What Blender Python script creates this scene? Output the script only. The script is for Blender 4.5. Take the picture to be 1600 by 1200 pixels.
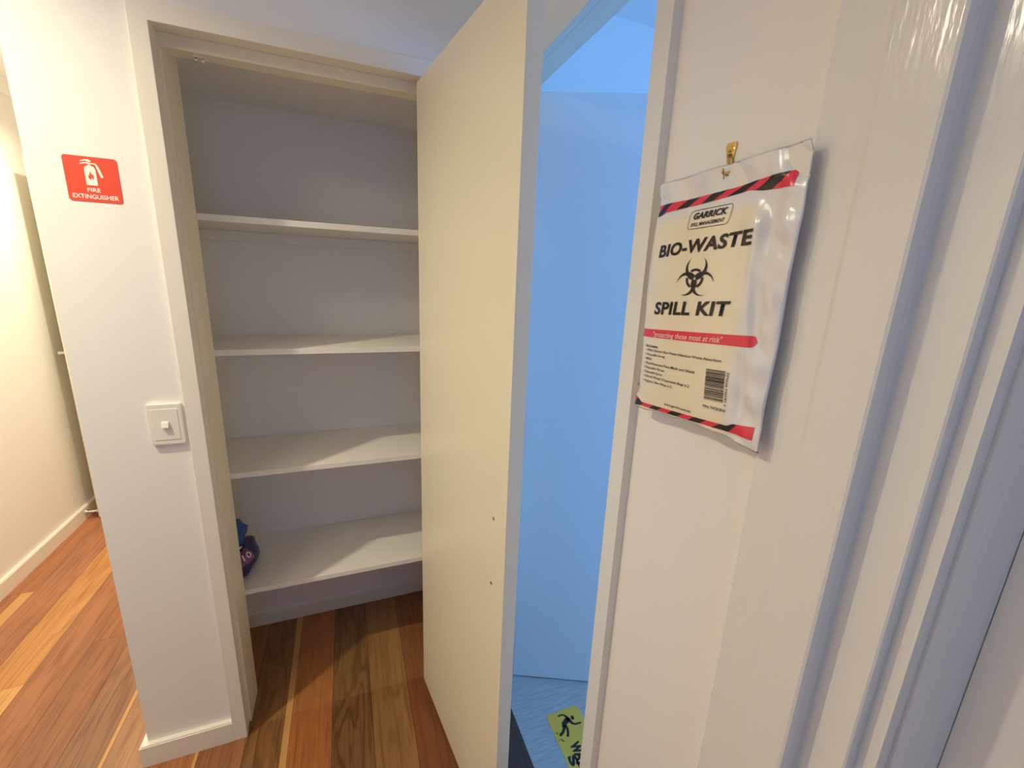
import bpy, bmesh, math, random
from mathutils import Matrix, Vector
random.seed(7)
S = bpy.context.scene
for o in list(bpy.data.objects): bpy.data.objects.remove(o)

# ---------------------------------------------------------------- camera
YAW, PIT, ROLL, FPX = 0.375229, -0.240009, -0.0405685, 665.113
CAM = Vector((0.0, -1.35, 1.5289))
f = Vector((math.sin(YAW)*math.cos(PIT), math.cos(YAW)*math.cos(PIT), math.sin(PIT)))
r = Vector((math.cos(YAW), -math.sin(YAW), 0)); d = f.cross(r)
r2 = r*math.cos(ROLL) + d*math.sin(ROLL); d2 = -r*math.sin(ROLL) + d*math.cos(ROLL)
cd = bpy.data.cameras.new('camera'); cam = bpy.data.objects.new('camera', cd)
S.collection.objects.link(cam)
mw = Matrix.Identity(4)
for i in range(3):
    mw[i][0] = r2[i]; mw[i][1] = -d2[i]; mw[i][2] = -f[i]; mw[i][3] = CAM[i]
cam.matrix_world = mw
cd.sensor_fit = 'HORIZONTAL'; cd.sensor_width = 36; cd.lens = FPX*36/1600; cd.clip_start = 0.02
S.camera = cam

# ---------------------------------------------------------------- world, lights, exposure
W = bpy.data.worlds.new('world'); S.world = W; W.use_nodes = True
bg = W.node_tree.nodes['Background']; bg.inputs[0].default_value = (0.30, 0.52, 1.0, 1); bg.inputs[1].default_value = 0.16
S.view_settings.view_transform = 'Standard'; S.view_settings.look = 'None'
S.view_settings.exposure = 0.0; S.view_settings.gamma = 1.0
S.view_settings.use_curve_mapping = False
WARM = (1.0, 0.895, 0.64); BLUE = (0.17, 0.43, 1.0)
LAMPS = [(-0.97, -0.48, 13.8), (-1.1, 1.39, 16.0)]
FILL = (-0.95, -0.97, 5.2)  # place and power of the added soft ceiling fill
S.cycles.max_bounces = 14; S.cycles.diffuse_bounces = 9
def area(name, loc, rot, sx, sy, power, col, shape='RECTANGLE', spread=math.pi):
    l = bpy.data.lights.new(name, 'AREA'); l.shape = shape; l.size = sx
    if shape == 'RECTANGLE': l.size_y = sy
    l.energy = power; l.color = col; l.spread = spread
    o = bpy.data.objects.new(name, l); S.collection.objects.link(o)
    o.location = loc; o.rotation_euler = rot
    return o
# daylight through the side room's window and the wide unseen window put behind the camera
area('daylight_side_room', (2.52, -1.45, 1.5), (0, math.radians(90), 0), 1.15, 1.15, 36.0, BLUE)
area('daylight_hall', (0.03, -2.62, 1.5), (math.radians(90), 0, 0), 0.70, 1.15, 4.2, BLUE)

# ---------------------------------------------------------------- helpers
C = S.collection
def link(name, me, mats, parent=None):
    o = bpy.data.objects.new(name, me); C.objects.link(o)
    for m in (mats if isinstance(mats, (list, tuple)) else [mats]):
        me.materials.append(m)
    if parent: o.parent = parent
    return o
def tag(o, label=None, cat=None, group=None, kind=None):
    if label: o['label'] = label
    if cat: o['category'] = cat
    if group: o['group'] = group
    if kind: o['kind'] = kind
    return o
def box(bm, x0, x1, y0, y1, z0, z1, mi=0):
    v = [bm.verts.new((x, y, z)) for x in (x0, x1) for y in (y0, y1) for z in (z0, z1)]
    for q in ((0,1,3,2),(4,6,7,5),(0,4,5,1),(2,3,7,6),(0,2,6,4),(1,5,7,3)):
        bm.faces.new([v[i] for i in q]).material_index = mi
def prism(bm, pts, a0, a1, axis='z', mi=0, flip=False):
    """pts: 2D polygon; axis z: (x,y), axis y: (x,z), axis x: (y,z)"""
    def P(p, a):
        return {'z': (p[0], p[1], a), 'y': (p[0], a, p[1]), 'x': (a, p[0], p[1])}[axis]
    A = [bm.verts.new(P(p, a0)) for p in pts]; B = [bm.verts.new(P(p, a1)) for p in pts]
    n = len(pts)
    bm.faces.new(A[::-1]).material_index = mi; bm.faces.new(B).material_index = mi
    for i in range(n):
        bm.faces.new((A[i], A[(i+1) % n], B[(i+1) % n], B[i])).material_index = mi
def fin(bm, name, mats, parent=None, bevel=0.0, seg=2, smooth=False):
    bmesh.ops.recalc_face_normals(bm, faces=bm.faces)
    if bevel > 0:
        bmesh.ops.bevel(bm, geom=[e for e in bm.edges if len(e.link_faces) == 2 and e.calc_face_angle(0) > 0.5],
                        offset=bevel, segments=seg, profile=0.7, affect='EDGES', clamp_overlap=True)
    me = bpy.data.meshes.new(name); bm.to_mesh(me); bm.free()
    if smooth:
        for p in me.polygons: p.use_smooth = True
    return link(name, me, mats, parent)
def boxes(name, lst, mats, parent=None, bevel=0.0, **k):
    bm = bmesh.new()
    for b in lst: box(bm, *b)
    return fin(bm, name, mats, parent, bevel, **k)
def empty(name, loc=(0,0,0), rz=0.0):
    o = bpy.data.objects.new(name, None); C.objects.link(o); o.location = loc; o.rotation_euler[2] = rz
    o.empty_display_size = 0.05
    return o
def cyl(bm, p0, p1, r0, r1=None, n=20, mi=0):
    r1 = r0 if r1 is None else r1
    p0, p1 = Vector(p0), Vector(p1); ax = (p1-p0).normalized()
    q = ax.to_track_quat('Z', 'Y')
    A = [bm.verts.new(p0 + q @ Vector((math.cos(t)*r0, math.sin(t)*r0, 0))) for t in [2*math.pi*i/n for i in range(n)]]
    B = [bm.verts.new(p1 + q @ Vector((math.cos(t)*r1, math.sin(t)*r1, 0))) for t in [2*math.pi*i/n for i in range(n)]]
    bm.faces.new(A[::-1]).material_index = mi; bm.faces.new(B).material_index = mi
    for i in range(n): bm.faces.new((A[i], A[(i+1) % n], B[(i+1) % n], B[i])).material_index = mi
def tube(bm, pts, rad, n=12, mi=0):
    pts = [Vector(p) for p in pts]; rings = []
    for i, p in enumerate(pts):
        t = (pts[min(i+1, len(pts)-1)] - pts[max(i-1, 0)]).normalized()
        q = t.to_track_quat('Z', 'Y'); rr = rad[i] if isinstance(rad, (list, tuple)) else rad
        rings.append([bm.verts.new(p + q @ Vector((math.cos(a)*rr, math.sin(a)*rr, 0))) for a in [2*math.pi*k/n for k in range(n)]])
    for a, b in zip(rings, rings[1:]):
        for k in range(n): bm.faces.new((a[k], a[(k+1) % n], b[(k+1) % n], b[k])).material_index = mi
    bm.faces.new(rings[0][::-1]).material_index = mi; bm.faces.new(rings[-1]).material_index = mi

# ---------------------------------------------------------------- materials
def mat(name, col, rough=0.5, metal=0.0, spec=0.5, bump=None, mottling=0.0, coat=0.0):
    m = bpy.data.materials.new(name); m.use_nodes = True; nt = m.node_tree; N = nt.nodes; L = nt.links
    b = N['Principled BSDF']; b.inputs['Base Color'].default_value = (*col, 1)
    b.inputs['Roughness'].default_value = rough; b.inputs['Metallic'].default_value = metal
    b.inputs['Specular IOR Level'].default_value = spec; b.inputs['Coat Weight'].default_value = coat
    tc = N.new('ShaderNodeNewGeometry')
    if mottling:
        n = N.new('ShaderNodeTexNoise'); n.inputs['Scale'].default_value = 3.5; n.inputs['Detail'].default_value = 5
        L.new(tc.outputs['Position'], n.inputs['Vector'])
        mx = N.new('ShaderNodeMix'); mx.data_type = 'RGBA'
        mx.inputs['A'].default_value = (*[c*(1-mottling) for c in col], 1); mx.inputs['B'].default_value = (*[min(1, c*(1+mottling)) for c in col], 1)
        L.new(n.outputs['Fac'], mx.inputs['Factor']); L.new(mx.outputs['Result'], b.inputs['Base Color'])
    if bump:
        scale, strength, stretch = bump
        mp = N.new('ShaderNodeMapping'); mp.inputs['Scale'].default_value = stretch
        L.new(tc.outputs['Position'], mp.inputs['Vector'])
        n = N.new('ShaderNodeTexNoise'); n.inputs['Scale'].default_value = scale; n.inputs['Detail'].default_value = 3
        L.new(mp.outputs['Vector'], n.inputs['Vector'])
        bu = N.new('ShaderNodeBump'); bu.inputs['Strength'].default_value = strength; bu.inputs['Distance'].default_value = 0.002
        L.new(n.outputs['Fac'], bu.inputs['Height']); L.new(bu.outputs['Normal'], b.inputs['Normal'])
    return m
M_wall = mat('wall_paint', (0.86, 0.845, 0.82), 0.55, bump=(420, 0.12, (1,1,1)), mottling=0.012)
M_ceil = mat('ceiling_paint', (0.88, 0.87, 0.85), 0.8)
M_trim = mat('enamel_trim', (0.84, 0.805, 0.72), 0.32, bump=(60, 0.06, (1,1,0.15)))
M_leaf = mat('cream_enamel_door', (0.87, 0.815, 0.655), 0.30, bump=(90, 0.05, (1,1,0.3)), mottling=0.01)
M_shelf = mat('shelf_paint', (0.85, 0.835, 0.80), 0.5, bump=(260, 0.18, (1,1,1)))
M_brush = mat('brushed_gloss_paint', (0.79, 0.79, 0.765), 0.16, spec=0.6, bump=(130, 0.28, (1,1,0.16)))
M_bdoor = mat('white_semi_gloss_door', (0.85, 0.85, 0.85), 0.28)
M_plast = mat('switch_plastic', (0.86, 0.83, 0.76), 0.28)
M_chrome = mat('brushed_chrome', (0.72, 0.72, 0.72), 0.28, metal=1.0)
M_brass = mat('polished_brass', (0.85, 0.58, 0.22), 0.16, metal=1.0)
M_dark = mat('dark_gap', (0.03, 0.03, 0.03), 0.8)
M_rubber = mat('white_rubber', (0.75, 0.73, 0.70), 0.6)
M_red = mat('sign_red', (0.80, 0.085, 0.045), 0.35)
M_signw = mat('sign_white', (0.88, 0.86, 0.80), 0.4)
M_ink = mat('black_ink', (0.022, 0.018, 0.016), 0.28)
M_pink = mat('stripe_red', (0.80, 0.045, 0.08), 0.25)
M_yel = mat('floor_sign_yellow', (0.96, 0.56, 0.07), 0.45)
M_navy = mat('navy_film', (0.020, 0.018, 0.10), 0.22)
M_blue = mat('bright_blue_film', (0.01, 0.08, 0.38), 0.25)
M_purple = mat('purple_print', (0.22, 0.07, 0.22), 0.3)
M_glass = bpy.data.materials.new('window_glass'); M_glass.use_nodes = True
gb = M_glass.node_tree.nodes['Principled BSDF']; gb.inputs['Transmission Weight'].default_value = 1; gb.inputs['Roughness'].default_value = 0; gb.inputs['IOR'].default_value = 1.05
M_lamp = bpy.data.materials.new('lamp_face'); M_lamp.use_nodes = True
lb = M_lamp.node_tree.nodes['Principled BSDF']; lb.inputs['Emission Color'].default_value = (*WARM, 1); lb.inputs['Emission Strength'].default_value = 14

def wood():
    m = bpy.data.materials.new('spotted_gum_boards'); m.use_nodes = True; nt = m.node_tree; N = nt.nodes; L = nt.links
    b = N['Principled BSDF']; b.inputs['Roughness'].default_value = 0.30; b.inputs['Specular IOR Level'].default_value = 0.45
    def math_(op, a, bb=None, c=None):
        n = N.new('ShaderNodeMath'); n.operation = op
        for i, v in enumerate((a, bb, c)):
            if v is None: continue
            if isinstance(v, (int, float)): n.inputs[i].default_value = v
            else: L.new(v, n.inputs[i])
        return n.outputs[0]
    def ramp(v, a, bb, smooth=True):
        n = N.new('ShaderNodeMapRange'); n.interpolation_type = 'SMOOTHSTEP' if smooth else 'LINEAR'
        L.new(v, n.inputs[0]); n.inputs[1].default_value = a; n.inputs[2].default_value = bb; return n.outputs[0]
    def mix(fac, a, bb, mode='MIX'):
        n = N.new('ShaderNodeMix'); n.data_type = 'RGBA'; n.blend_type = mode
        if isinstance(fac, (int, float)): n.inputs['Factor'].default_value = fac
        else: L.new(fac, n.inputs['Factor'])
        for k, v in (('A', a), ('B', bb)):
            if isinstance(v, tuple): n.inputs[k].default_value = (*v, 1)
            else: L.new(v, n.inputs[k])
        return n.outputs['Result']
    oi = N.new('ShaderNodeObjectInfo'); geo = N.new('ShaderNodeNewGeometry'); tc = N.new('ShaderNodeTexCoord')
    sep = N.new('ShaderNodeSeparateXYZ'); L.new(geo.outputs['Position'], sep.inputs[0])
    lo = N.new('ShaderNodeSeparateXYZ'); L.new(tc.outputs['Object'], lo.inputs[0])
    off = math_('MULTIPLY', oi.outputs['Random'], 40.0)
    cmb = N.new('ShaderNodeCombineXYZ'); L.new(sep.outputs[0], cmb.inputs[0]); L.new(math_('MULTIPLY', sep.outputs[1], 0.11), cmb.inputs[1]); L.new(off, cmb.inputs[2])
    n1 = N.new('ShaderNodeTexNoise'); n1.inputs['Scale'].default_value = 9; n1.inputs['Detail'].default_value = 3; n1.inputs['Distortion'].default_value = 0.6; L.new(cmb.outputs[0], n1.inputs['Vector'])
    rings = math_('FRACT', math_('MULTIPLY', n1.outputs['Fac'], 9.0))
    rings = math_('ABSOLUTE', math_('SUBTRACT', math_('MULTIPLY', rings, 2.0), 1.0))
    cmb2 = N.new('ShaderNodeCombineXYZ'); L.new(math_('MULTIPLY', sep.outputs[0], 1.0), cmb2.inputs[0]); L.new(math_('MULTIPLY', sep.outputs[1], 0.035), cmb2.inputs[1]); L.new(off, cmb2.inputs[2])
    n2 = N.new('ShaderNodeTexNoise'); n2.inputs['Scale'].default_value = 130; n2.inputs['Detail'].default_value = 5; L.new(cmb2.outputs[0], n2.inputs['Vector'])
    n3 = N.new('ShaderNodeTexNoise'); n3.inputs['Scale'].default_value = 14; n3.inputs['Detail'].default_value = 2; L.new(cmb2.outputs[0], n3.inputs['Vector'])
    base = oi.outputs['Color']
    dark = mix(1.0, base, (0.50, 0.42, 0.38), 'MULTIPLY')
    light = mix(1.0, base, (1.35, 1.38, 1.40), 'MULTIPLY')
    at = N.new('ShaderNodeAttribute'); at.attribute_type = 'OBJECT'; at.attribute_name = 'figure'
    c = mix(math_('MULTIPLY', ramp(n3.outputs['Fac'], 0.42, 0.68), 0.55), base, light)
    c = mix(math_('MULTIPLY', math_('MULTIPLY', ramp(rings, 0.35, 0.95), at.outputs['Fac']), 0.85), c, dark)
    c = mix(math_('MULTIPLY', ramp(n2.outputs['Fac'], 0.48, 0.70), 0.55), c, dark)
    # pale sapwood along one edge of some boards
    sp = N.new('ShaderNodeAttribute'); sp.attribute_type = 'OBJECT'; sp.attribute_name = 'sapwood'
    edge = math_('ADD', math_('SUBTRACT', lo.outputs[0], 0.0665), math_('ADD', sp.outputs['Fac'], math_('MULTIPLY', math_('SUBTRACT', n3.outputs['Fac'], 0.5), 0.02)))
    has = math_('GREATER_THAN', sp.outputs['Fac'], 0.001)
    c = mix(math_('MULTIPLY', math_('MULTIPLY', ramp(edge, -0.002, 0.003), has), 0.8), c, (0.66, 0.36, 0.13))
    # boards inside the cupboard, kept from daylight by its door, have not darkened and reddened with age
    inside = math_('MULTIPLY', ramp(sep.outputs[1], 0.015, 0.025), math_('GREATER_THAN', sep.outputs[0], -0.60))
    fresh = mix(1.0, mix(0.14, c, (0.40, 0.22, 0.09)), (1.10, 1.16, 1.10), 'MULTIPLY')
    c = mix(inside, c, fresh)
    L.new(c, b.inputs['Base Color'])
    bu = N.new('ShaderNodeBump'); bu.inputs['Strength'].default_value = 0.06; bu.inputs['Distance'].default_value = 0.001
    L.new(n2.outputs['Fac'], bu.inputs['Height']); L.new(bu.outputs['Normal'], b.inputs['Normal'])
    return m
M_wood = wood()
def vinyl():
    m = bpy.data.materials.new('pale_wood_look_vinyl'); m.use_nodes = True; nt = m.node_tree; N = nt.nodes; L = nt.links
    b = N['Principled BSDF']; b.inputs['Roughness'].default_value = 0.45
    g = N.new('ShaderNodeNewGeometry'); mp = N.new('ShaderNodeMapping'); mp.inputs['Scale'].default_value = (2.2, 22, 1); mp.inputs['Rotation'].default_value = (0, 0, math.radians(6))
    L.new(g.outputs['Position'], mp.inputs['Vector'])
    n = N.new('ShaderNodeTexNoise'); n.inputs['Scale'].default_value = 7; n.inputs['Detail'].default_value = 6; n.inputs['Distortion'].default_value = 0.5
    L.new(mp.outputs['Vector'], n.inputs['Vector'])
    cr = N.new('ShaderNodeValToRGB'); cr.color_ramp.elements[0].position = 0.38; cr.color_ramp.elements[0].color = (0.45, 0.425, 0.395, 1)
    cr.color_ramp.elements[1].position = 0.62; cr.color_ramp.elements[1].color = (0.56, 0.535, 0.50, 1)
    L.new(n.outputs['Fac'], cr.inputs[0]); L.new(cr.outputs[0], b.inputs['Base Color'])
    return m
M_vinyl = vinyl()

# ---------------------------------------------------------------- room shell
XL, XR = -1.565, 0.496          # hall side walls
YF, YB = -2.7, 2.62             # wall behind the camera / far end of the side hall
CZ = 2.40
PX0 = -0.645                    # outer corner of the wall in front
def st(o): o['kind'] = 'structure'; return o
floor = st(boxes('floor', [(XL-0.1, XR, YF-0.1, YB+0.1, -0.12, -0.0145)], M_dark))
st(boxes('floor', [(XR, 2.7, -2.7, 0.2, -0.12, 0.0)], M_vinyl))
st(boxes('ceiling', [(XL-0.1, 2.7, YF-0.1, YB+0.1, CZ, CZ+0.1)], M_ceil))
st(boxes('wall_left', [(XL-0.1, XL, YF-0.1, YB+0.1, -0.1, CZ)], M_wall))
st(boxes('wall_far', [(XL, PX0, YB, YB+0.1, -0.1, CZ)], M_wall))
# wall in front, with the cupboard opening and the cupboard's own side and rear walls
OX0, OX1, OZ = -0.398, 0.268, 2.075
st(boxes('wall_back', [(PX0, OX0, 0, 0.09, -0.0145, CZ), (OX0, OX1, 0, 0.09, OZ, CZ), (OX1, 0.531, 0, 0.09, -0.0145, CZ),
    (PX0, -0.55, 0.09, YB, -0.0145, CZ), (0.43, 0.531, 0.09, 0.60, -0.0145, CZ), (-0.55, 0.43, 0.51, 0.60, -0.0145, CZ)], M_wall))
st(boxes('ceiling', [(-0.55, 0.43, 0.09, 0.51, 2.072, 2.11)], M_wall))
# right wall: blue-lit doorway, stretch with the bag, recessed door near the camera
YD0, YD1 = -0.687, -0.072       # doorway
st(boxes('wall_right', [(XR, 0.531, YD1, 0.0, -0.0145, CZ), (XR, 0.531, YD0, YD1, 2.075, CZ), (XR, 0.531, -1.098, YD0, -0.0145, CZ),
    (XR, 0.62, -1.180, -1.098, 2.35, CZ), (XR, 0.75, -2.15, -1.178, 2.20, CZ), (XR, 0.75, YF-0.1, -2.15, -0.0145, CZ)], M_wall))
# unseen wall behind the camera, its window made wide to cut warm bounce
WX0, WX1, WZ0, WZ1 = -1.45, 0.41, 0.12, 2.15
st(boxes('wall_front', [(XL, WX0, YF-0.1, YF, -0.0145, CZ), (WX1, XR, YF-0.1, YF, -0.0145, CZ), (WX0, WX1, YF-0.1, YF, -0.0145, WZ0), (WX0, WX1, YF-0.1, YF, WZ1, CZ)], M_wall))
def window(name, axis, c, a0, a1, z0, z1):
    bm = bmesh.new(); t = 0.045
    def B(p0, p1, q0, q1):
        if axis == 'y': box(bm, p0, p1, c-0.07, c-0.03, q0, q1)
        else: box(bm, c+0.03, c+0.07, p0, p1, q0, q1)
    B(a0, a1, z0, z0+t); B(a0, a1, z1-t, z1); B(a0, a0+t, z0+t, z1-t); B(a1-t, a1, z0+t, z1-t); am = (a0+a1)/2; B(am-t/2, am+t/2, z0+t, z1-t)
    w = st(fin(bm, name, M_trim)); bm = bmesh.new()
    for (p0, p1) in ((a0+t, am-t/2), (am+t/2, a1-t)):
        bm = bmesh.new()
        if axis == 'y': box(bm, p0, p1, c-0.053, c-0.049, z0+t, z1-t)
        else: box(bm, c+0.049, c+0.053, p0, p1, z0+t, z1-t)
        fin(bm, 'pane', M_glass, w)
window('window_1', 'y', YF, WX0, WX1, WZ0, WZ1)
# side room shell
st(boxes('wall_side_room', [(0.531, 2.7, 0.107, 0.2, -0.1, CZ), (0.531, 2.7, -2.7, -2.6, -0.1, CZ),
    (2.6, 2.7, -2.6, -2.05, -0.1, CZ), (2.6, 2.7, -0.85, 0.107, -0.1, CZ), (2.6, 2.7, -2.05, -0.85, -0.1, 0.9), (2.6, 2.7, -2.05, -0.85, 2.1, CZ)], M_wall))
window('window_2', 'x', 2.6, -2.05, -0.85, 0.9, 2.1)

# cornice on the hall wall
bm = bmesh.new(); pts = [(XL, 2.34)] + [(XL+0.006+0.054*(1-math.cos(t)), 2.34+0.054*math.sin(t)) for t in [math.pi/2*i/8 for i in range(9)]] + [(XL+0.06, CZ), (XL, CZ)]
prism(bm, pts, YF, YB, 'y'); st(fin(bm, 'trim_cornice', M_ceil))

# baseboards (a small bevel on the top outer edge)
def bb_profile(h=0.078, t=0.018): return [(0, 0), (t, 0), (t, h-0.006), (t-0.004, h), (0, h)]
bm = bmesh.new(); prism(bm, [(XL+a, b) for a, b in bb_profile()], YF, YB, 'y'); st(fin(bm, 'baseboard_left', M_trim))
bm = bmesh.new(); h, t = 0.078, 0.018          # mitred around the outer corner
ring = [[(PX0-t, YB), (PX0-t, -t), (-0.417, -t)], [(PX0, YB), (PX0, 0), (-0.417, 0)]]
for z0, z1, tt in ((0.0005, h-0.004, t), (h-0.004, h, t-0.003)):
    prism(bm, [(PX0-tt, YB), (PX0-tt, -tt), (-0.417, -tt), (-0.417, 0.001), (PX0+0.001, 0.001), (PX0+0.001, YB)], z0, z1, 'z')
st(fin(bm, 'baseboard_back', M_trim))
bm = bmesh.new(); box(bm, -0.55, 0.43, 0.494, 0.51, 0.0005, 0.052); st(fin(bm, 'baseboard_cupboard', M_trim, bevel=0.002))
bm = bmesh.new(); box(bm, XR-0.018, XR, -0.985, -0.748, 0.0005, 0.078); st(fin(bm, 'baseboard_right', M_trim, bevel=0.002))

# ---------------------------------------------------------------- timber boards
PW = 0.1333; X0 = -1.5815
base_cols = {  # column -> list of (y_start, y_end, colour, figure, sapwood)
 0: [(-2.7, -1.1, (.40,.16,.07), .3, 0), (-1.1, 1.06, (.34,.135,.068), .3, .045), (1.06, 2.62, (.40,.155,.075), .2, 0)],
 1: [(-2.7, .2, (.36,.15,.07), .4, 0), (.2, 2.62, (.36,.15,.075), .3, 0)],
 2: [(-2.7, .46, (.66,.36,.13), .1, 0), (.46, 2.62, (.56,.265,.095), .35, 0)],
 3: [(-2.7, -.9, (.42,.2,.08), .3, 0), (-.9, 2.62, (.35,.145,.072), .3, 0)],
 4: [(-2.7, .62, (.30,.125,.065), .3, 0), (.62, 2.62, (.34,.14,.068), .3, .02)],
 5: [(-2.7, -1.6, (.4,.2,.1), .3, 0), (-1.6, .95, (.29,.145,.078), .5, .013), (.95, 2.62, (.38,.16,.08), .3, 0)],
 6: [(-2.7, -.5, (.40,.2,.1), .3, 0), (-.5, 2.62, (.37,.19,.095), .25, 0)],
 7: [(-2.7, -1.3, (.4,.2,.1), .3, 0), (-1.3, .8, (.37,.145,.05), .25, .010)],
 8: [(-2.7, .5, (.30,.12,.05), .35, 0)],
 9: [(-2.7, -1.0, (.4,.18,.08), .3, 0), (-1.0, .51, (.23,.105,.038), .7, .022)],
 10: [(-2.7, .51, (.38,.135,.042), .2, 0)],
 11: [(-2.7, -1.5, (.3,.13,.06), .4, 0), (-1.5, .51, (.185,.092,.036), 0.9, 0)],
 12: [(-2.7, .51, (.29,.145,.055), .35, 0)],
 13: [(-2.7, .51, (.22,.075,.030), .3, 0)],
 14: [(-2.7, .51, (.12,.065,.045), .3, 0)],  # shadow of the open cupboard door darkened into the board colour
 15: [(-2.7, .51, (.10,.055,.038), .3, 0)]}  # door shadow put into this board's colour as well
meshes = {}
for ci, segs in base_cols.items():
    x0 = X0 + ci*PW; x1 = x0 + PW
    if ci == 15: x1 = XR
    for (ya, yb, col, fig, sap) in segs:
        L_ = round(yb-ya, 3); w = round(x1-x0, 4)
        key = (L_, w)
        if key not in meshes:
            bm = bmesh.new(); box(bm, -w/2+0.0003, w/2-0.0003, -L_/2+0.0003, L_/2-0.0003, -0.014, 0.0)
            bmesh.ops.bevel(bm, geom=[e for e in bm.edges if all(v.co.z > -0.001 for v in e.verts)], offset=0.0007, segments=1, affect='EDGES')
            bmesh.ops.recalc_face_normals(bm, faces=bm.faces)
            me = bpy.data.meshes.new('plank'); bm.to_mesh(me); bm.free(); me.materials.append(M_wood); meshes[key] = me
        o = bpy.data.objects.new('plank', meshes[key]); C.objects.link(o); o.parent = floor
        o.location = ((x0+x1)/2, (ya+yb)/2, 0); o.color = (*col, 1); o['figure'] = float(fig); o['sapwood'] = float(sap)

# ---------------------------------------------------------------- cupboard frame
AX0, AX1, AZ = -0.417, -0.379, 2.056
bm = bmesh.new()   # architrave: mitred U
def ring_arch(bm, xo0, xi0, xi1, xo1, zi, zo, y0, y1):
    prism(bm, [(xo0, 0.0005), (xi0, 0.0005), (xi0, zi), (xi1, zi), (xi1, 0.0005), (xo1, 0.0005), (xo1, zo), (xo0, zo)], y0, y1, 'y')
ring_arch(bm, AX0, AX1, 0.250, 0.288, AZ, 2.097, -0.018, 0.004)
t1 = st(fin(bm, 'trim_1', M_trim, bevel=0.0015))
bm = bmesh.new(); ring_arch(bm, OX0, -0.383, 0.254, OX1, 2.061, OZ, 0.0042, 0.155); o = fin(bm, 'lining', M_trim, t1)
for xa, xb in ((-0.383, -0.3765), (0.2475, 0.254)):
    bm = bmesh.new(); box(bm, xa, xb, 0.040, 0.155, 0.0005, 2.0608); fin(bm, 'door_stop_bead', M_leaf, t1, bevel=0.0008)
bm = bmesh.new(); box(bm, -0.3764, 0.2474, 0.040, 0.086, 2.031, 2.0608); fin(bm, 'door_stop_bead', M_leaf, t1, bevel=0.0008)
# roller catch under the head
cc = empty('roller_catch', (-0.306, 0.062, 2.031)); tag(cc, 'small cream roller catch hanging under the cupboard door head', 'catch')
bm = bmesh.new(); box(bm, -0.014, 0.014, -0.007, 0.007, -0.003, 0.0); fin(bm, 'plate', M_plast, cc, bevel=0.0006)
for s in (-1, 1):
    bm = bmesh.new(); tube(bm, [(s*0.007, 0, -0.002), (s*0.0078, 0, -0.007), (s*0.006, 0, -0.011), (s*0.0065, 0, -0.014)], [0.003, 0.0034, 0.003, 0.0018], 10)
    fin(bm, 'prong', M_plast, cc, smooth=True)

# ---------------------------------------------------------------- cupboard door
ang = math.atan2(-0.9891, 0.1471)
d1 = empty('door_1', (0.2128, -0.001, 0), ang); d1['kind'] = 'structure'
bm = bmesh.new(); box(bm, 0, 0.593, 0.0, 0.035, 0.012, 2.045); leaf = fin(bm, 'leaf', M_leaf, d1, bevel=0.0012)
for s_, z in ((0.535, 0.999), (0.5335, 0.827)):
    bm = bmesh.new(); cyl(bm, (s_, -0.0012, z), (s_, 0.002, z), 0.0042, n=16); sc = fin(bm, 'screw', M_chrome, leaf)
for z in (0.25, 1.05, 1.85):
    bm = bmesh.new(); cyl(bm, (-0.004, 0.040, z-0.04), (-0.004, 0.040, z+0.04), 0.005, n=12); fin(bm, 'hinge', M_chrome, d1)

# ---------------------------------------------------------------- shelves
IX0, IX1 = -0.549, 0.429
names = [(1.676, 'topmost white painted shelf in the cupboard, above eye level'), (1.287, 'second white shelf from the top in the cupboard'),
         (0.880, 'third white shelf from the top in the cupboard, half lit'), (0.438, 'lowest white cupboard shelf, the navy packet lying on it')]
for z, lab in names:
    e = empty('shelf', (0, 0.33, z)); tag(e, lab, 'shelf', 'white shelves in the open cupboard')
    bm = bmesh.new(); box(bm, IX0, IX1, 0.157-0.33, 0.509-0.33, -0.018, 0.0); fin(bm, 'board', M_shelf, e, bevel=0.0012)
    bm = bmesh.new(); box(bm, IX0, IX1, 0.4895-0.33, 0.509-0.33, -0.052, -0.0185); fin(bm, 'rear_cleat', M_shelf, e, bevel=0.001)
    for xa in (IX0, IX1-0.02):
        bm = bmesh.new(); box(bm, xa, xa+0.02, 0.18-0.33, 0.489-0.33, -0.052, -0.0185); fin(bm, 'side_cleat', M_shelf, e, bevel=0.001)

# ---------------------------------------------------------------- side room doorway
bm = bmesh.new()
prism(bm, [(-0.731, 0.0005), (-0.731, 2.14), (-0.03, 2.14), (-0.03, 0.0005), (-0.079, 0.0005), (-0.079, 2.0675), (-0.689, 2.0675), (-0.689, 0.0005)], 0.478, XR+0.004, 'x')
t2 = st(fin(bm, 'trim_2', M_trim, bevel=0.0015))
bm = bmesh.new(); prism(bm, [(YD0, 0.0), (YD0, 2.075), (YD1, 2.075), (YD1, 0.0), (YD1-0.008, 0.0), (YD1-0.008, 2.067), (YD0+0.008, 2.067), (YD0+0.008, 0.0)], 0.4965, 0.548, 'x'); fin(bm, 'lining', M_trim, t2)
a2 = math.atan2(-0.1162, 0.2529)
d2_ = empty('door_2', (0.5502, -0.0954, 0), a2); d2_['kind'] = 'structure'
bm = bmesh.new(); box(bm, -0.002, 0.60, 0.0, 0.035, 0.006, 2.05); fin(bm, 'leaf', M_bdoor, d2_, bevel=0.001)
for z in (0.25, 1.05, 1.85):
    bm = bmesh.new(); cyl(bm, (-0.006, -0.004, z-0.04), (-0.006, -0.004, z+0.04), 0.004, n=12); fin(bm, 'hinge', M_chrome, d2_)

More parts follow.
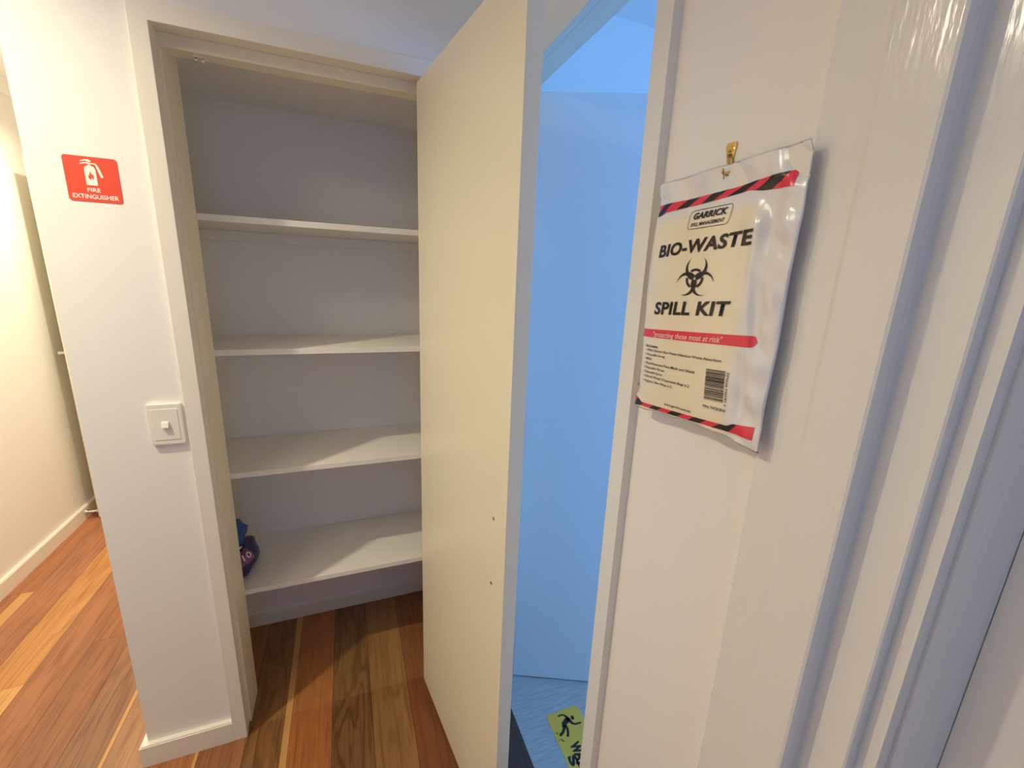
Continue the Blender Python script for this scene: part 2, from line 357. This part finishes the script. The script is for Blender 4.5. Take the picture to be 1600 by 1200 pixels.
# ---------------------------------------------------------------- recessed door near the camera, right
bm = bmesh.new()
prism(bm, [(XR, -0.9885), (0.4835, -0.9885), (0.480, -0.993), (0.480, -1.0420), (0.4780, -1.0475), (0.4780, -1.0985), (0.4795, -1.1013), (XR, -1.1013)], 0.0005, 2.35, 'z')
st(fin(bm, 'trim_3', M_brush))
bm = bmesh.new()
prism(bm, [(0.4962, -1.0990), (0.4962, -1.1013), (0.5085, -1.1013), (0.510, -1.1030), (0.510, -1.1455), (0.5115, -1.1476), (0.529, -1.1476), (0.529, -1.1656),
           (0.5516, -1.1656), (0.5516, -1.1690), (0.6315, -1.1800), (0.70, -1.1800), (0.70, -1.0990)], 0.0005, 2.35, 'z')
st(fin(bm, 'trim_4', M_brush))
d4 = empty('door_4', (0.6315, -1.1805, 0)); d4['kind'] = 'structure'
bm = bmesh.new(); box(bm, 0, 0.035, -0.82, 0.0, 0.010, 2.10); fin(bm, 'leaf', M_brush, d4, bevel=0.0015)
st(boxes('trim_5', [(0.478, 0.70, -2.15, -2.0015, 0.0005, 2.2)], M_brush))
st(boxes('trim_6', [(0.60, 0.70, -2.0, -1.18, 2.105, 2.2)], M_brush))

# ---------------------------------------------------------------- hall door, standing open by the left wall
d3 = empty('door_3', (-1.48, 1.735, 0)); d3['kind'] = 'structure'
bm = bmesh.new(); box(bm, 0, 0.035, 0, 0.80, 0.012, 2.045); lf = fin(bm, 'leaf', M_leaf, d3, bevel=0.0012)
bm = bmesh.new(); cyl(bm, (0, 0.06, 1.025), (-0.008, 0.06, 1.025), 0.026, n=24); cyl(bm, (-0.008, 0.06, 1.025), (-0.045, 0.06, 1.025), 0.009, n=16)
tube(bm, [(-0.045, 0.055, 1.025), (-0.047, 0.10, 1.025), (-0.045, 0.17, 1.023)], [0.010, 0.009, 0.007]); fin(bm, 'lever_handle', M_chrome, lf, smooth=False)
ds = empty('door_stop', (-1.547, 1.755, 0.045)); tag(ds, 'chrome and white rod door stop on the left baseboard beside the hall door', 'door stop')
bm = bmesh.new(); cyl(bm, (0.0005, 0, 0), (0.012, 0, 0), 0.015, 0.012, n=20); fin(bm, 'base_plate', M_chrome, ds)
bm = bmesh.new(); cyl(bm, (0.012, 0, 0), (0.052, 0, 0), 0.0055, n=14); fin(bm, 'rod', M_plast, ds)
bm = bmesh.new(); cyl(bm, (0.052, 0, 0), (0.0665, 0, 0), 0.009, 0.0075, n=14); fin(bm, 'rubber_tip', M_rubber, ds)

# ---------------------------------------------------------------- downlights (out of frame, but they light the place)
for i, (x, y, p) in enumerate(LAMPS):
    e = empty('ceiling_downlight', (x, y, CZ))
    tag(e, ['round recessed downlight in the ceiling in front of the cupboard wall', 'round recessed downlight in the ceiling along the side hall'][i], 'light', 'recessed ceiling downlights')
    bm = bmesh.new()
    pr = [(0.034, -0.002), (0.036, -0.006), (0.044, -0.006), (0.048, 0.0)]
    n = 32; R_ = [[bm.verts.new((a*math.cos(2*math.pi*k/n), a*math.sin(2*math.pi*k/n), b)) for k in range(n)] for a, b in pr]
    for a, b in zip(R_, R_[1:]):
        for k in range(n): bm.faces.new((a[k], a[(k+1) % n], b[(k+1) % n], b[k]))
    fin(bm, 'bezel', M_plast, e)
    bm = bmesh.new(); cyl(bm, (0, 0, -0.002), (0, 0, 0.0), 0.034, n=32); fin(bm, 'diffuser', M_lamp, e)
    l = area('downlight_lamp', (0, 0, -0.008), (0, 0, 0), 0.06, 0.06, p, WARM, 'DISK', math.radians(145)); l.parent = e

e = empty('added_fill_light', (FILL[0], FILL[1], CZ)); tag(e, 'added round fill light, unseen on the hall ceiling, wider than the recessed downlights', 'light')  # extra fill light, added out of view to lift overall brightness
bm = bmesh.new(); cyl(bm, (0, 0, -0.012), (0, 0, 0), 0.235, n=48); fin(bm, 'fill_light_base', M_plast, e)
l = area('fill_lamp', (0, 0, -0.016), (0, 0, 0), 0.44, 0.44, FILL[2], WARM, 'DISK'); l.parent = e

# ---------------------------------------------------------------- light switch
sw = empty('light_switch', (-0.466, 0, 1.115)); tag(sw, 'white square light switch on the wall left of the cupboard frame', 'switch')
bm = bmesh.new(); box(bm, -0.038, 0.038, -0.011, 0.0, -0.057, 0.057); fin(bm, 'plate', M_plast, sw, bevel=0.003)
bm = bmesh.new(); box(bm, -0.0295, 0.0295, -0.0122, -0.0105, -0.043, 0.043); pl = fin(bm, 'inner_plate', M_plast, sw, bevel=0.0008)
bm = bmesh.new(); prism(bm, [(-0.0215, -0.007), (-0.0120, -0.0085), (-0.0120, 0.0085), (-0.0165, 0.0075)], -0.008, 0.008, 'x'); fin(bm, 'rocker', M_plast, sw, bevel=0.0015)

# ---------------------------------------------------------------- flat lettering
def text_mesh(s, bold=0.0, shear=0.0, spacing=1.0):
    cu = bpy.data.curves.new('lettering', 'FONT'); cu.body = s; cu.size = 1.0; cu.offset = bold; cu.shear = shear
    cu.space_character = spacing; cu.resolution_u = 3
    ob = bpy.data.objects.new('tmp', cu); C.objects.link(ob)
    dg = bpy.context.evaluated_depsgraph_get(); me = bpy.data.meshes.new_from_object(ob.evaluated_get(dg))
    bpy.data.objects.remove(ob); bpy.data.curves.remove(cu)
    return me
def fit_text(s, p0, p1, h, mapf, name, m, parent, bold=0.0, shear=0.0, spacing=1.0, sub=0):
    """baseline from p0 to p1 (local 2D), cap height h; mapf maps local 2D to 3D"""
    me = text_mesh(s, bold, shear, spacing)
    xs = [v.co.x for v in me.vertices]; x0, x1 = min(xs), max(xs); cap = 0.70
    ux, uy = p1[0]-p0[0], p1[1]-p0[1]; Ln = math.hypot(ux, uy); ux /= Ln; uy /= Ln
    for v in me.vertices:
        a = (v.co.x-x0)/(x1-x0)*Ln; b = v.co.y/cap*h
        v.co = mapf(p0[0]+ux*a-uy*b, p0[1]+uy*a+ux*b)
    return link(name, me, m, parent)

# fire extinguisher sign
SX, SZ, SW, SH = -0.5805, 1.667, 0.0985, 0.097
sg = empty('fire_extinguisher_sign', (SX+SW/2, 0, SZ)); tag(sg, 'small red fire extinguisher sign on the wall above the light switch', 'sign')
def rrect(x0, x1, y0, y1, rad, n=6):
    p = []
    for cx, cy, a in ((x1-rad, y1-rad, 0), (x0+rad, y1-rad, 90), (x0+rad, y0+rad, 180), (x1-rad, y0+rad, 270)):
        for i in range(n+1):
            t = math.radians(a+90*i/n); p.append((cx+rad*math.cos(t), cy+rad*math.sin(t)))
    return p
bm = bmesh.new(); prism(bm, rrect(-SW/2, SW/2, 0, SH, 0.006), -0.0012, 0.0, 'y'); fin(bm, 'plate', M_red, sg)
smap = lambda k=0.0015: (lambda a, b: Vector((a*SW-SW/2, -k, b*SH)))
def flat(name, polys, mapf, m, parent):
    bm = bmesh.new()
    for p in polys:
        fc = bm.faces.new([bm.verts.new(mapf(*q)) for q in p])
    bmesh.ops.triangulate(bm, faces=bm.faces)
    me = bpy.data.meshes.new(name); bm.to_mesh(me); bm.free(); return link(name, me, m, parent)
def stroke(pts, w):
    out = []
    n = len(pts)
    nrm = []
    for i in range(n):
        a = pts[max(i-1, 0)]; b = pts[min(i+1, n-1)]; dx, dy = b[0]-a[0], b[1]-a[1]; l = math.hypot(dx, dy) or 1; nrm.append((-dy/l, dx/l))
    ww = w if isinstance(w, (list, tuple)) else [w]*n
    for i in range(n-1):
        out.append([(pts[i][0]+nrm[i][0]*ww[i]/2, pts[i][1]+nrm[i][1]*ww[i]/2), (pts[i+1][0]+nrm[i+1][0]*ww[i+1]/2, pts[i+1][1]+nrm[i+1][1]*ww[i+1]/2),
                    (pts[i+1][0]-nrm[i+1][0]*ww[i+1]/2, pts[i+1][1]-nrm[i+1][1]*ww[i+1]/2), (pts[i][0]-nrm[i][0]*ww[i]/2, pts[i][1]-nrm[i][1]*ww[i]/2)])
    return out
body = [(.37,.38),(.38,.37),(.57,.37),(.58,.38),(.58,.72),(.565,.765),(.53,.795),(.50,.805),(.50,.825),(.45,.825),(.45,.805),(.42,.795),(.385,.765),(.37,.72)]
icon = [body, [(.30,.84),(.315,.825),(.40,.845),(.50,.835),(.56,.84),(.585,.83),(.66,.55),(.71,.565),(.64,.80),(.61,.855),(.57,.865),(.50,.86),(.46,.875),(.40,.875)],
        [(.32,.90),(.33,.885),(.42,.905),(.47,.88),(.52,.885),(.515,.915),(.47,.94),(.40,.935)]]
flat('extinguisher_symbol', icon, smap(), M_signw, sg)
flat('flame_symbol', [[(.475,.50),(.44,.51),(.425,.55),(.435,.60),(.45,.575),(.455,.62),(.475,.68),(.485,.63),(.505,.60),(.51,.63),(.525,.58),(.52,.53),(.50,.50),(.495,.53),(.487,.565),(.478,.53)]], smap(0.0020), M_red, sg)
fit_text('FIRE', (.365,.225), (.61,.225), .085, smap(), 'lettering', M_signw, sg, bold=0.018)
fit_text('EXTINGUISHER', (.075,.07), (.935,.07), .095, smap(), 'lettering', M_signw, sg, bold=0.018)

# ---------------------------------------------------------------- bio-waste spill kit bag hanging on the right wall
BY, BZ = -0.745, 1.320          # local u = -(y-BY), v = z-BZ
def sst(x, a, b): t = max(0, min(1, (x-a)/(b-a))); return t*t*(3-2*t)
def edge_l(v): return 0.0215 + (0.005*math.sin(v*21) if v < 0.34 else 0) - (0.0035 if v < 0.03 else 0)
def edge_r(v): return 0.2600 + 0.0010*math.sin(v*46+1.0) - 0.004*sst(v, 0.352, 0.366)
def edge_b(u): return 0.0035 + min(1, max(0, (u-0.02)/0.12))*0.015 + 0.0012*math.sin(u*95) - max(0, (u-0.2))*0.07
def edge_t(u): return 0.3605 + 0.018*(u-0.02)
def hump(t): t = max(0.0, min(1.0, t)); return (math.sin(math.pi*t))**0.55 if 0 < t < 1 else 0.0
def surf(u, v):
    a = (u-0.020)/0.24; b = v/0.330
    dpt = 0.011*hump(a)*hump(b)
    # soft creases in the looser film on the right and along the top
    w = max(0, min(1, (u-0.185)/0.035))
    dpt += w*0.0014*math.sin((v*1.0+u*2.2)*62) * (1-max(0, (u-0.245)/0.02))
    dpt += 0.0006*w*math.sin(v*131+u*40)
    dpt -= 0.004*math.exp(-((u-0.228)/0.010)**2)*(1 if 0.02 < v < 0.33 else 0)*0.8
    tp = max(0, min(1, (v-0.31)/0.02)); dpt += tp*0.0018*math.sin(u*75+v*50)
    dpt += 0.0022*math.exp(-((u-0.222-0.010*math.sin(v*19))/0.0045)**2)*sst(v, 0.03, 0.06)*(1-sst(v, 0.26, 0.30))
    dpt += 0.0016*math.sin((u*0.6+v)*150)*math.exp(-((u-0.243)/0.010)**2)
    for (hu_, hv_, a_) in ((0.115, 0.352, 0.5), (0.180, 0.355, -0.4), (0.165, 0.338, -0.9)):
        q = (v-hv_)-a_*(u-hu_); dpt += 0.0012*math.exp(-(q/0.0022)**2)*math.exp(-((u-hu_)/0.018)**2)*sst(v, 0.333, 0.342)
    dpt += 0.003*math.exp(-((u-0.205)**2+(v-0.285)**2)/0.0003) - 0.002*math.exp(-((u-0.22)**2+(v-0.265)**2)/0.00012)
    return 0.463 - dpt
def bmap(k=0.0005): return lambda u, v: Vector((surf(u, v)-k, BY-u, BZ+v))
bag = empty('spill_kit_bag', (0.475, BY-0.14, BZ)); tag(bag, 'white plastic bio-waste spill kit bag with red and black stripes, hanging on the right wall', 'bag')
def bagpart(o):
    o.parent = bag; o.matrix_parent_inverse = Matrix.Translation(-Vector(bag.location)); return o
def mat_bag():
    m = mat('glossy_bag_film', (0.80, 0.79, 0.78), 0.20, spec=0.55, coat=0.3); nt = m.node_tree; N = nt.nodes; L = nt.links; b = N['Principled BSDF']
    at = N.new('ShaderNodeAttribute'); at.attribute_name = 'tint'
    mx = N.new('ShaderNodeMix'); mx.data_type = 'RGBA'; mx.inputs['A'].default_value = (0.78, 0.775, 0.78, 1); mx.inputs['B'].default_value = (0.88, 0.79, 0.60, 1)
    L.new(at.outputs['Fac'], mx.inputs['Factor']); L.new(mx.outputs['Result'], b.inputs['Base Color'])
    g = N.new('ShaderNodeNewGeometry'); n = N.new('ShaderNodeTexNoise'); n.inputs['Scale'].default_value = 28; n.inputs['Detail'].default_value = 3
    L.new(g.outputs['Position'], n.inputs['Vector']); bu = N.new('ShaderNodeBump'); bu.inputs['Strength'].default_value = 0.18; bu.inputs['Distance'].default_value = 0.004
    L.new(n.outputs['Fac'], bu.inputs['Height']); L.new(bu.outputs['Normal'], b.inputs['Normal'])
    return m
M_bag = mat_bag()
NU, NV = 84, 120
bm = bmesh.new(); col = bm.verts.layers.float.new('tint'); front = []; back = []
for j in range(NV+1):
    fr, bk = [], []
    for i in range(NU+1):
        tu, tv = i/NU, j/NV
        u = 0.02+0.24*tu; vb, vt = edge_b(u), edge_t(u); v = vb+(vt-vb)*tv
        u = edge_l(v) + (edge_r(v)-edge_l(v))*tu
        p = bm.verts.new((surf(u, v), BY-u, BZ+v)); p[col] = (1-sst(u, 0.195, 0.222))*(1-sst(v, 0.295, 0.315)); fr.append(p)
        if 0 < i < NU and 0 < j < NV:
            bd = 0.022*hump((u-0.02)/0.24)*hump(v/0.33)
            q = bm.verts.new((min(0.4945, 0.4645+bd), BY-u, BZ+v)); q[col] = 0.3
        else: q = p
        bk.append(q)
    front.append(fr); back.append(bk)
hu, hv = 0.147, 0.3505          # hole for the hook
for j in range(NV):
    for i in range(NU):
        cx = (front[j][i].co+front[j+1][i+1].co)/2; inhole = math.hypot(-cx.y+BY-hu, cx.z-BZ-hv) < 0.0045
        if inhole: continue
        bm.faces.new((front[j][i], front[j][i+1], front[j+1][i+1], front[j+1][i]))
        q = (back[j][i], back[j+1][i], back[j+1][i+1], back[j][i+1])
        if len(set(q)) == 4 and not all(v in (front[j][i], front[j][i+1], front[j+1][i+1], front[j+1][i]) for v in q):
            try: bm.faces.new(q)
            except ValueError: pass
film = bagpart(fin(bm, 'film_pouch', M_bag, smooth=True))
def grid_strip(polyfun, nu, nv, name, m, k=0.0005):
    bm = bmesh.new(); mp = bmap(k)
    V = [[bm.verts.new(mp(*polyfun(i/nu, j/nv))) for i in range(nu+1)] for j in range(nv+1)]
    for j in range(nv):
        for i in range(nu): bm.faces.new((V[j][i], V[j][i+1], V[j+1][i+1], V[j+1][i]))
    return bagpart(fin(bm, name, m, smooth=True))
def interp(tab, x):
    for (a, b), (c, d_) in zip(tab, tab[1:]):
        if x <= c: return b + (d_-b)*(x-a)/(c-a)
    return tab[-1][1]
# striped tapes: red base with slanting black bands
def tape(top, bot, u0, u1, bands, slant):
    grid_strip(lambda a, b: (u0+(u1-u0)*a, interp(bot, u0+(u1-u0)*a)*(1-b)+interp(top, u0+(u1-u0)*a)*b), 90, 4, 'striped_tape', M_pink, 0.0006)
    for (c0, c1) in bands:
        def fn(a, b, c0=c0, c1=c1):
            u = c0+(c1-c0)*a + slant*(b-0.5); u = max(u0, min(u1, u)); return (u, interp(bot, u)*(1-b)+interp(top, u)*b)
        grid_strip(fn, 8, 6, 'black_band', M_ink, 0.0010)
tape([(.026,.3286),(.143,.3303),(.199,.3350),(.2465,.3372)], [(.026,.3120),(.045,.3165),(.143,.3205),(.189,.3250),(.208,.3215),(.2465,.3198)], .0265, .2465,
     [(.030,.048), (.077,.099), (.124,.146), (.168,.189), (.207,.229)], .020)
tape([(.0195,.0235),(.026,.0225),(.038,.0165),(.153,.0282),(.214,.0340),(.222,.0392),(.2515,.0442)], [(.0195,.0075),(.036,.0100),(.153,.0213),(.212,.0262),(.2515,.0272)], .0195, .2515,
     [(.022,.040), (.064,.084), (.108,.131), (.153,.175), (.197,.222)], .012)
# red banner with a rounded end
def banner(a, b):
    um = 0.0243+(0.2361-0.0243)*a; t = (um-0.0243)/0.205; lo = .1267+(.1400-.1267)*t; hi = .1393+(.1542-.1393)*t
    if um > 0.2290:
        s_ = math.sqrt(max(0, 1-((um-0.2290)/0.0071)**2)); mid = (lo+hi)/2; hh = (hi-lo)/2*s_; lo, hi = mid-hh, mid+hh
    return (um, lo+(hi-lo)*b)
grid_strip(banner, 80, 3, 'red_banner', M_pink, 0.0006)
def bt(s, p0, p1, h, bold=0.0, shear=0.0, m=M_ink, k=0.0010, spacing=1.0):
    return bagpart(fit_text(s, p0, p1, h, bmap(k), 'lettering', m, None, bold, shear, spacing))
bt('BIO-WASTE', (.0425,.2515), (.2110,.2620), .0168, bold=0.032, shear=0.14, spacing=1.06)
bt('SPILL KIT', (.0495,.1655), (.1960,.1755), .0178, bold=0.032, shear=0.12, spacing=1.06)
bt('GARRICK', (.1065,.3000), (.1640,.3015), .0078, bold=0.035, shear=0.25, spacing=1.05)
bt('SPILL MANAGEMENT', (.1032,.2905), (.1625,.2922), .0045, bold=0.02, shear=0.3)
ro = rrect(.0985, .1700, .2878, .3120, .0055, 6); ro = [(u+(v-.30)*.12, v+(u-.134)*.02) for u, v in ro]; ro.append(ro[0]); ro.append(ro[1])
bagpart(flat('logo_outline', stroke(ro, 0.0007), bmap(0.0010), M_ink, None))
bt('"protecting those most at risk"', (.0545,.1300), (.1925,.1402), .0078, shear=0.25, m=M_signw, k=0.0012)
LN = [('Kit Contains:', .1115, .0690, 0.02), ('• 500ml Garrick Bio-Waste Infectious Waste Absorbent', .1050, .1950, 0), ('• Disposable Scoop', .0980, .0880, 0), ('• MSDS', .0908, .0560, 0),
      ('• Fluid-Resistant Face Mask and Shield', .0836, .1520, 0), ('• Disposable Gloves', .0764, .0900, 0), ('• Disposable Apron', .0692, .0860, 0),
      ('• Clinical Waste Disposable Bags x 2', .0620, .1450, 0), ('• Hygienic Skin Wipe x 2', .0542, .1095, 0)]
for s_, v0, u1, bd in LN:
    bt(s_, (.0372, v0), (u1, v0+(u1-.0372)*.063), .0038, bold=bd+0.006, spacing=0.95)
bt('www.garrick.com.au', (.0955,.0285), (.1515,.0330), .0038, bold=0.012)
bt('PIN: FXSKBW', (.1735,.0480), (.2110,.0510), .0042, bold=0.006)
# barcode (bars lie along u, stacked in v) with its digits
rnd = random.Random(3); v = 0.0600; bars = []
while v < 0.1020:
    hgt = rnd.choice([0.0004, 0.0004, 0.0008, 0.0012]); u0 = .1734-.0016*(v-.06)/.042*1.0; u1_ = .2045-.0015*(v-.06)/.042
    nseg = 6
    for q in range(nseg):
        a, b = u0+(u1_-u0)*q/nseg, u0+(u1_-u0)*(q+1)/nseg
        bars.append([(a, v+(a-.173)*.09), (b, v+(b-.173)*.09), (b, v+hgt+(b-.173)*.09), (a, v+hgt+(a-.173)*.09)])
    v += hgt+rnd.choice([0.0004, 0.0005, 0.0009])
bagpart(flat('barcode', bars, bmap(0.0010), M_ink, None))
bt('9 343062 003622', (.2100,.0590), (.2080,.1040), .0032, bold=0.004)
# little recycling-style hand mark near the left edge
bagpart(flat('handling_mark', stroke([(.0255,.050),(.0290,.047),(.0300,.041),(.0275,.036),(.0270,.033)], 0.0006)+[[(.0235,.0475),(.0285,.0455),(.0285,.0440),(.0235,.0455)], [(.0235,.0440),(.0262,.0430),(.0258,.0412),(.0238,.0420)]]+stroke([(.0245,.0530),(.0265,.0510),(.0285,.0528)], 0.0005), bmap(0.0010), M_ink, None))
# biohazard symbol
def biohazard():
    cx, cy, R = .1285, .2205, 0.0172; polys = []
    def P(a, b): return (cx + a*R*1.62, cy + (b*R*1.35) + a*R*0.05)
    def cresc(th):
        # a horn ring: outer circle minus an inner circle shifted outward
        ox, oy = math.cos(th), math.sin(th); c1 = (ox*0.60, oy*0.60); r1 = 0.70; c2 = (ox*0.75, oy*0.75); r2_ = 0.58
        a0, n = 0.60, 36; out = []
        for i in range(n):
            q = []
            for k in (i, i+1):
                ph = th + a0 + (2*math.pi-2*a0)*k/n
                po = (c1[0]+r1*math.cos(ph), c1[1]+r1*math.sin(ph))
                dx, dy = math.cos(ph), math.sin(ph); ex, ey = c1[0]-c2[0], c1[1]-c2[1]
                bq = dx*ex+dy*ey; cq = ex*ex+ey*ey-r2_*r2_; t = -bq+math.sqrt(max(0, bq*bq-cq)); t = min(t, r1)
                pi_ = (c1[0]+t*dx, c1[1]+t*dy); q.append((po, pi_))
            (o0, i0), (o1, i1) = q
            if all(math.hypot(*p) > 0.13 for p in (o0, o1, i0, i1)): out.append([P(*o0), P(*o1), P(*i1), P(*i0)])
        return out
    for th in (math.pi/2, math.pi/2+2*math.pi/3, math.pi/2-2*math.pi/3): polys += cresc(th)
    def ringseg(a0, a1, r0, r1, n=14):
        for i in range(n):
            t0, t1_ = a0+(a1-a0)*i/n, a0+(a1-a0)*(i+1)/n
            polys.append([P(r0*math.cos(t0), r0*math.sin(t0)), P(r0*math.cos(t1_), r0*math.sin(t1_)), P(r1*math.cos(t1_), r1*math.sin(t1_)), P(r1*math.cos(t0), r1*math.sin(t0))])
    for th in (math.pi/2, math.pi/2+2*math.pi/3, math.pi/2-2*math.pi/3): ringseg(th-0.62, th+0.62, 0.44, 0.58)
    return polys
bagpart(flat('biohazard_symbol', biohazard(), bmap(0.0010), M_ink, None))

# brass hook that carries the bag
hk = empty('wall_hook', (XR, BY-0.119, 1.694)); tag(hk, 'small brass hook on the right wall holding up the spill kit bag', 'hook')
bm = bmesh.new(); prism(bm, [(-0.0070, 0.025), (0.0070, 0.025), (0.0082, 0.019), (0.0035, 0.000), (-0.0035, 0.000), (-0.0082, 0.019)], -0.0030, -0.0002, 'x'); fin(bm, 'back_plate', M_brass, hk, bevel=0.0008)
bm = bmesh.new(); cyl(bm, (-0.003, 0, 0.0165), (-0.0075, 0, 0.0165), 0.0045, 0.003, n=14); fin(bm, 'nail_head', M_brass, hk)
bm = bmesh.new(); tube(bm, [(-0.0025, 0, 0.009), (-0.0045, -0.003, -0.001), (-0.009, -0.010, -0.0110), (-0.018, -0.019, -0.0190), (-0.028, -0.0255, -0.0225), (-0.0375, -0.0285, -0.0225), (-0.0415, -0.0290, -0.0180)],
               [0.0042, 0.0038, 0.0030, 0.0026, 0.0024, 0.0022, 0.0020]); fin(bm, 'hook_arm', M_brass, hk, smooth=True)

# ---------------------------------------------------------------- caution sticker on the side room floor
FX, FY = 0.603, -0.284
fs = empty('floor_caution_sticker', (FX+0.064, FY-0.17, 0)); tag(fs, 'yellow slip caution sticker with a falling figure on the side room floor', 'sticker')
fmap = lambda k: (lambda a, b: Vector((FX+a, FY+b, k)))
def fpart(o): o.parent = fs; o.matrix_parent_inverse = Matrix.Translation(-Vector(fs.location)); return o
bm = bmesh.new(); prism(bm, rrect(FX, FX+0.128, FY-0.34, FY, 0.012), 0.0002, 0.0010, 'z'); fpart(fin(bm, 'vinyl_sheet', M_yel))
def FLp(px, py): # pixel of the figure on the photograph's crop -> sticker coordinates, on the floor plane
    x = 840+px/10.91; y = 1090+py/10.91
    ray = r2*((x-800)/FPX) + d2*((y-600)/FPX) + f; p = CAM + ray*(-CAM.z/ray.z); return (p.x-FX, p.y-FY)
arm = stroke([FLp(*q) for q in ((345,325),(400,300),(450,305),(500,345),(540,390),(590,440),(640,455),(700,440),(740,425))], [.0055,.0055,.0065,.011,.013,.009,.007,.0065,.006])
trunk = stroke([FLp(*q) for q in ((520,350),(490,400),(450,450),(450,500))], [.012,.018,.017,.014])
leg1 = stroke([FLp(*q) for q in ((445,480),(450,540),(430,600),(380,655))], [.011,.010,.009,.009])
leg2 = stroke([FLp(*q) for q in ((475,480),(510,540),(520,610),(512,670))], [.010,.009,.009,.009])
hc = FLp(592, 345); head = [[(hc[0]+0.0062*math.cos(t), hc[1]+0.0080*math.sin(t)) for t in [2*math.pi*i/18 for i in range(18)]]]
dash = stroke([FLp(395,712), FLp(455,755)], .0035) + stroke([FLp(312,600), FLp(316,625)], .002) + stroke([FLp(343,592), FLp(335,635)], .002) + stroke([FLp(365,710), FLp(380,750)], .002)
fpart(flat('falling_figure', arm+trunk+leg1+leg2+head+dash, fmap(0.0013), M_ink, None))
W0 = FLp(548, 790); T0 = FLp(455, 1035)
fpart(fit_text('WATCH YOUR', W0, (W0[0], -0.325), 0.031, fmap(0.0013), 'lettering', M_ink, None, bold=0.06))
fpart(fit_text('STEP', (0.010, T0[1]), (0.010, -0.285), 0.027, fmap(0.0013), 'lettering', M_ink, None, bold=0.06))

# ---------------------------------------------------------------- navy packet on the lowest shelf
pk = empty('wipes_packet', (-0.435, 0.30, 0.4385)); tag(pk, 'navy and blue plastic packet at the left end of the lowest cupboard shelf', 'packet')
def blob_point(c, rad, pw, jit, ph, la, lo_, grow=0.0):
    x, y, z = math.cos(la)*math.cos(lo_), math.cos(la)*math.sin(lo_), math.sin(la)
    sg_ = lambda q: math.copysign(abs(q)**pw, q)
    k = 1+jit*(math.sin(5*lo_+ph[0]+3*la)*0.5+math.sin(9*lo_+ph[1])*0.3*math.cos(la)+math.sin(7*la+ph[2]+2*lo_)*0.3)
    g = 1+grow
    return Vector((c[0]+rad[0]*sg_(x)*k*g, c[1]+rad[1]*sg_(y)*k*g, c[2]+rad[2]*sg_(z)*(1 if z < 0 else k)*g))
def blob(bm, c, rad, pw, jit, seed, nu=40, nv=22):
    rg = random.Random(seed); ph = [rg.uniform(0, 6) for _ in range(6)]; V = []
    for j in range(nv+1):
        la = -math.pi/2+math.pi*j/nv; row = []
        for i in range(nu):
            lo_ = 2*math.pi*i/nu
            x, y, z = math.cos(la)*math.cos(lo_), math.cos(la)*math.sin(lo_), math.sin(la)
            sg_ = lambda q: math.copysign(abs(q)**pw, q)
            k = 1+jit*(math.sin(5*lo_+ph[0]+3*la)*0.5+math.sin(9*lo_+ph[1])*0.3*math.cos(la)+math.sin(7*la+ph[2]+2*lo_)*0.3)
            row.append((c[0]+rad[0]*sg_(x)*k, c[1]+rad[1]*sg_(y)*k, c[2]+rad[2]*sg_(z)*(1 if z < 0 else k)))
        V.append(row)
    verts = [[bm.verts.new(p) for p in row] for row in V]
    for j in range(nv):
        for i in range(nu): bm.faces.new((verts[j][i], verts[j][(i+1) % nu], verts[j+1][(i+1) % nu], verts[j+1][i]))
    bmesh.ops.remove_doubles(bm, verts=bm.verts, dist=1e-6)
bm = bmesh.new(); blob(bm, (0, -0.01, 0.050), (0.080, 0.105, 0.050), 0.72, 0.05, 4); fin(bm, 'body', M_navy, pk, smooth=True)
bm = bmesh.new(); blob(bm, (-0.005, 0.0, 0.098), (0.040, 0.060, 0.014), 0.8, 0.10, 5); fin(bm, 'neck_band', M_signw, pk, smooth=True)
bm = bmesh.new()
rings = []
for (z, rr, fz) in ((0.104, 0.034, 0.05), (0.125, 0.046, 0.12), (0.150, 0.045, 0.22), (0.172, 0.032, 0.35), (0.190, 0.014, 0.45)):
    rings.append([bm.verts.new(((rr*(1+fz*math.sin(7*t+z*40)))*math.cos(t), 1.5*(rr*(1+fz*math.sin(7*t+z*40)))*math.sin(t), z+0.006*math.sin(3*t))) for t in [2*math.pi*k/42 for k in range(42)]])
for a, b in zip(rings, rings[1:]):
    for k in range(42): bm.faces.new((a[k], a[(k+1) % 42], b[(k+1) % 42], b[k]))
bm.faces.new(rings[-1]); bm.faces.new(rings[0][::-1]); fin(bm, 'gathered_top', M_blue, pk, smooth=True)
rg = random.Random(4); PH = [rg.uniform(0, 6) for _ in range(6)]
def onpk(a, b, g): return blob_point((0, -0.01, 0.050), (0.080, 0.105, 0.050), 0.72, 0.05, PH, math.radians(12+52*b), math.radians(-88+76*a), g)
bm = bmesh.new(); V = [[bm.verts.new(onpk(i/20, j/12, 0.012)) for i in range(21)] for j in range(13)]
for j in range(12):
    for i in range(20): bm.faces.new((V[j][i], V[j][i+1], V[j+1][i+1], V[j+1][i]))
fin(bm, 'printed_label', M_purple, pk, smooth=True)
fit_text('10', (0.52, 0.30), (0.90, 0.30), 0.45, lambda a, b: onpk(a, b, 0.030), 'lettering', M_signw, pk, bold=0.01)
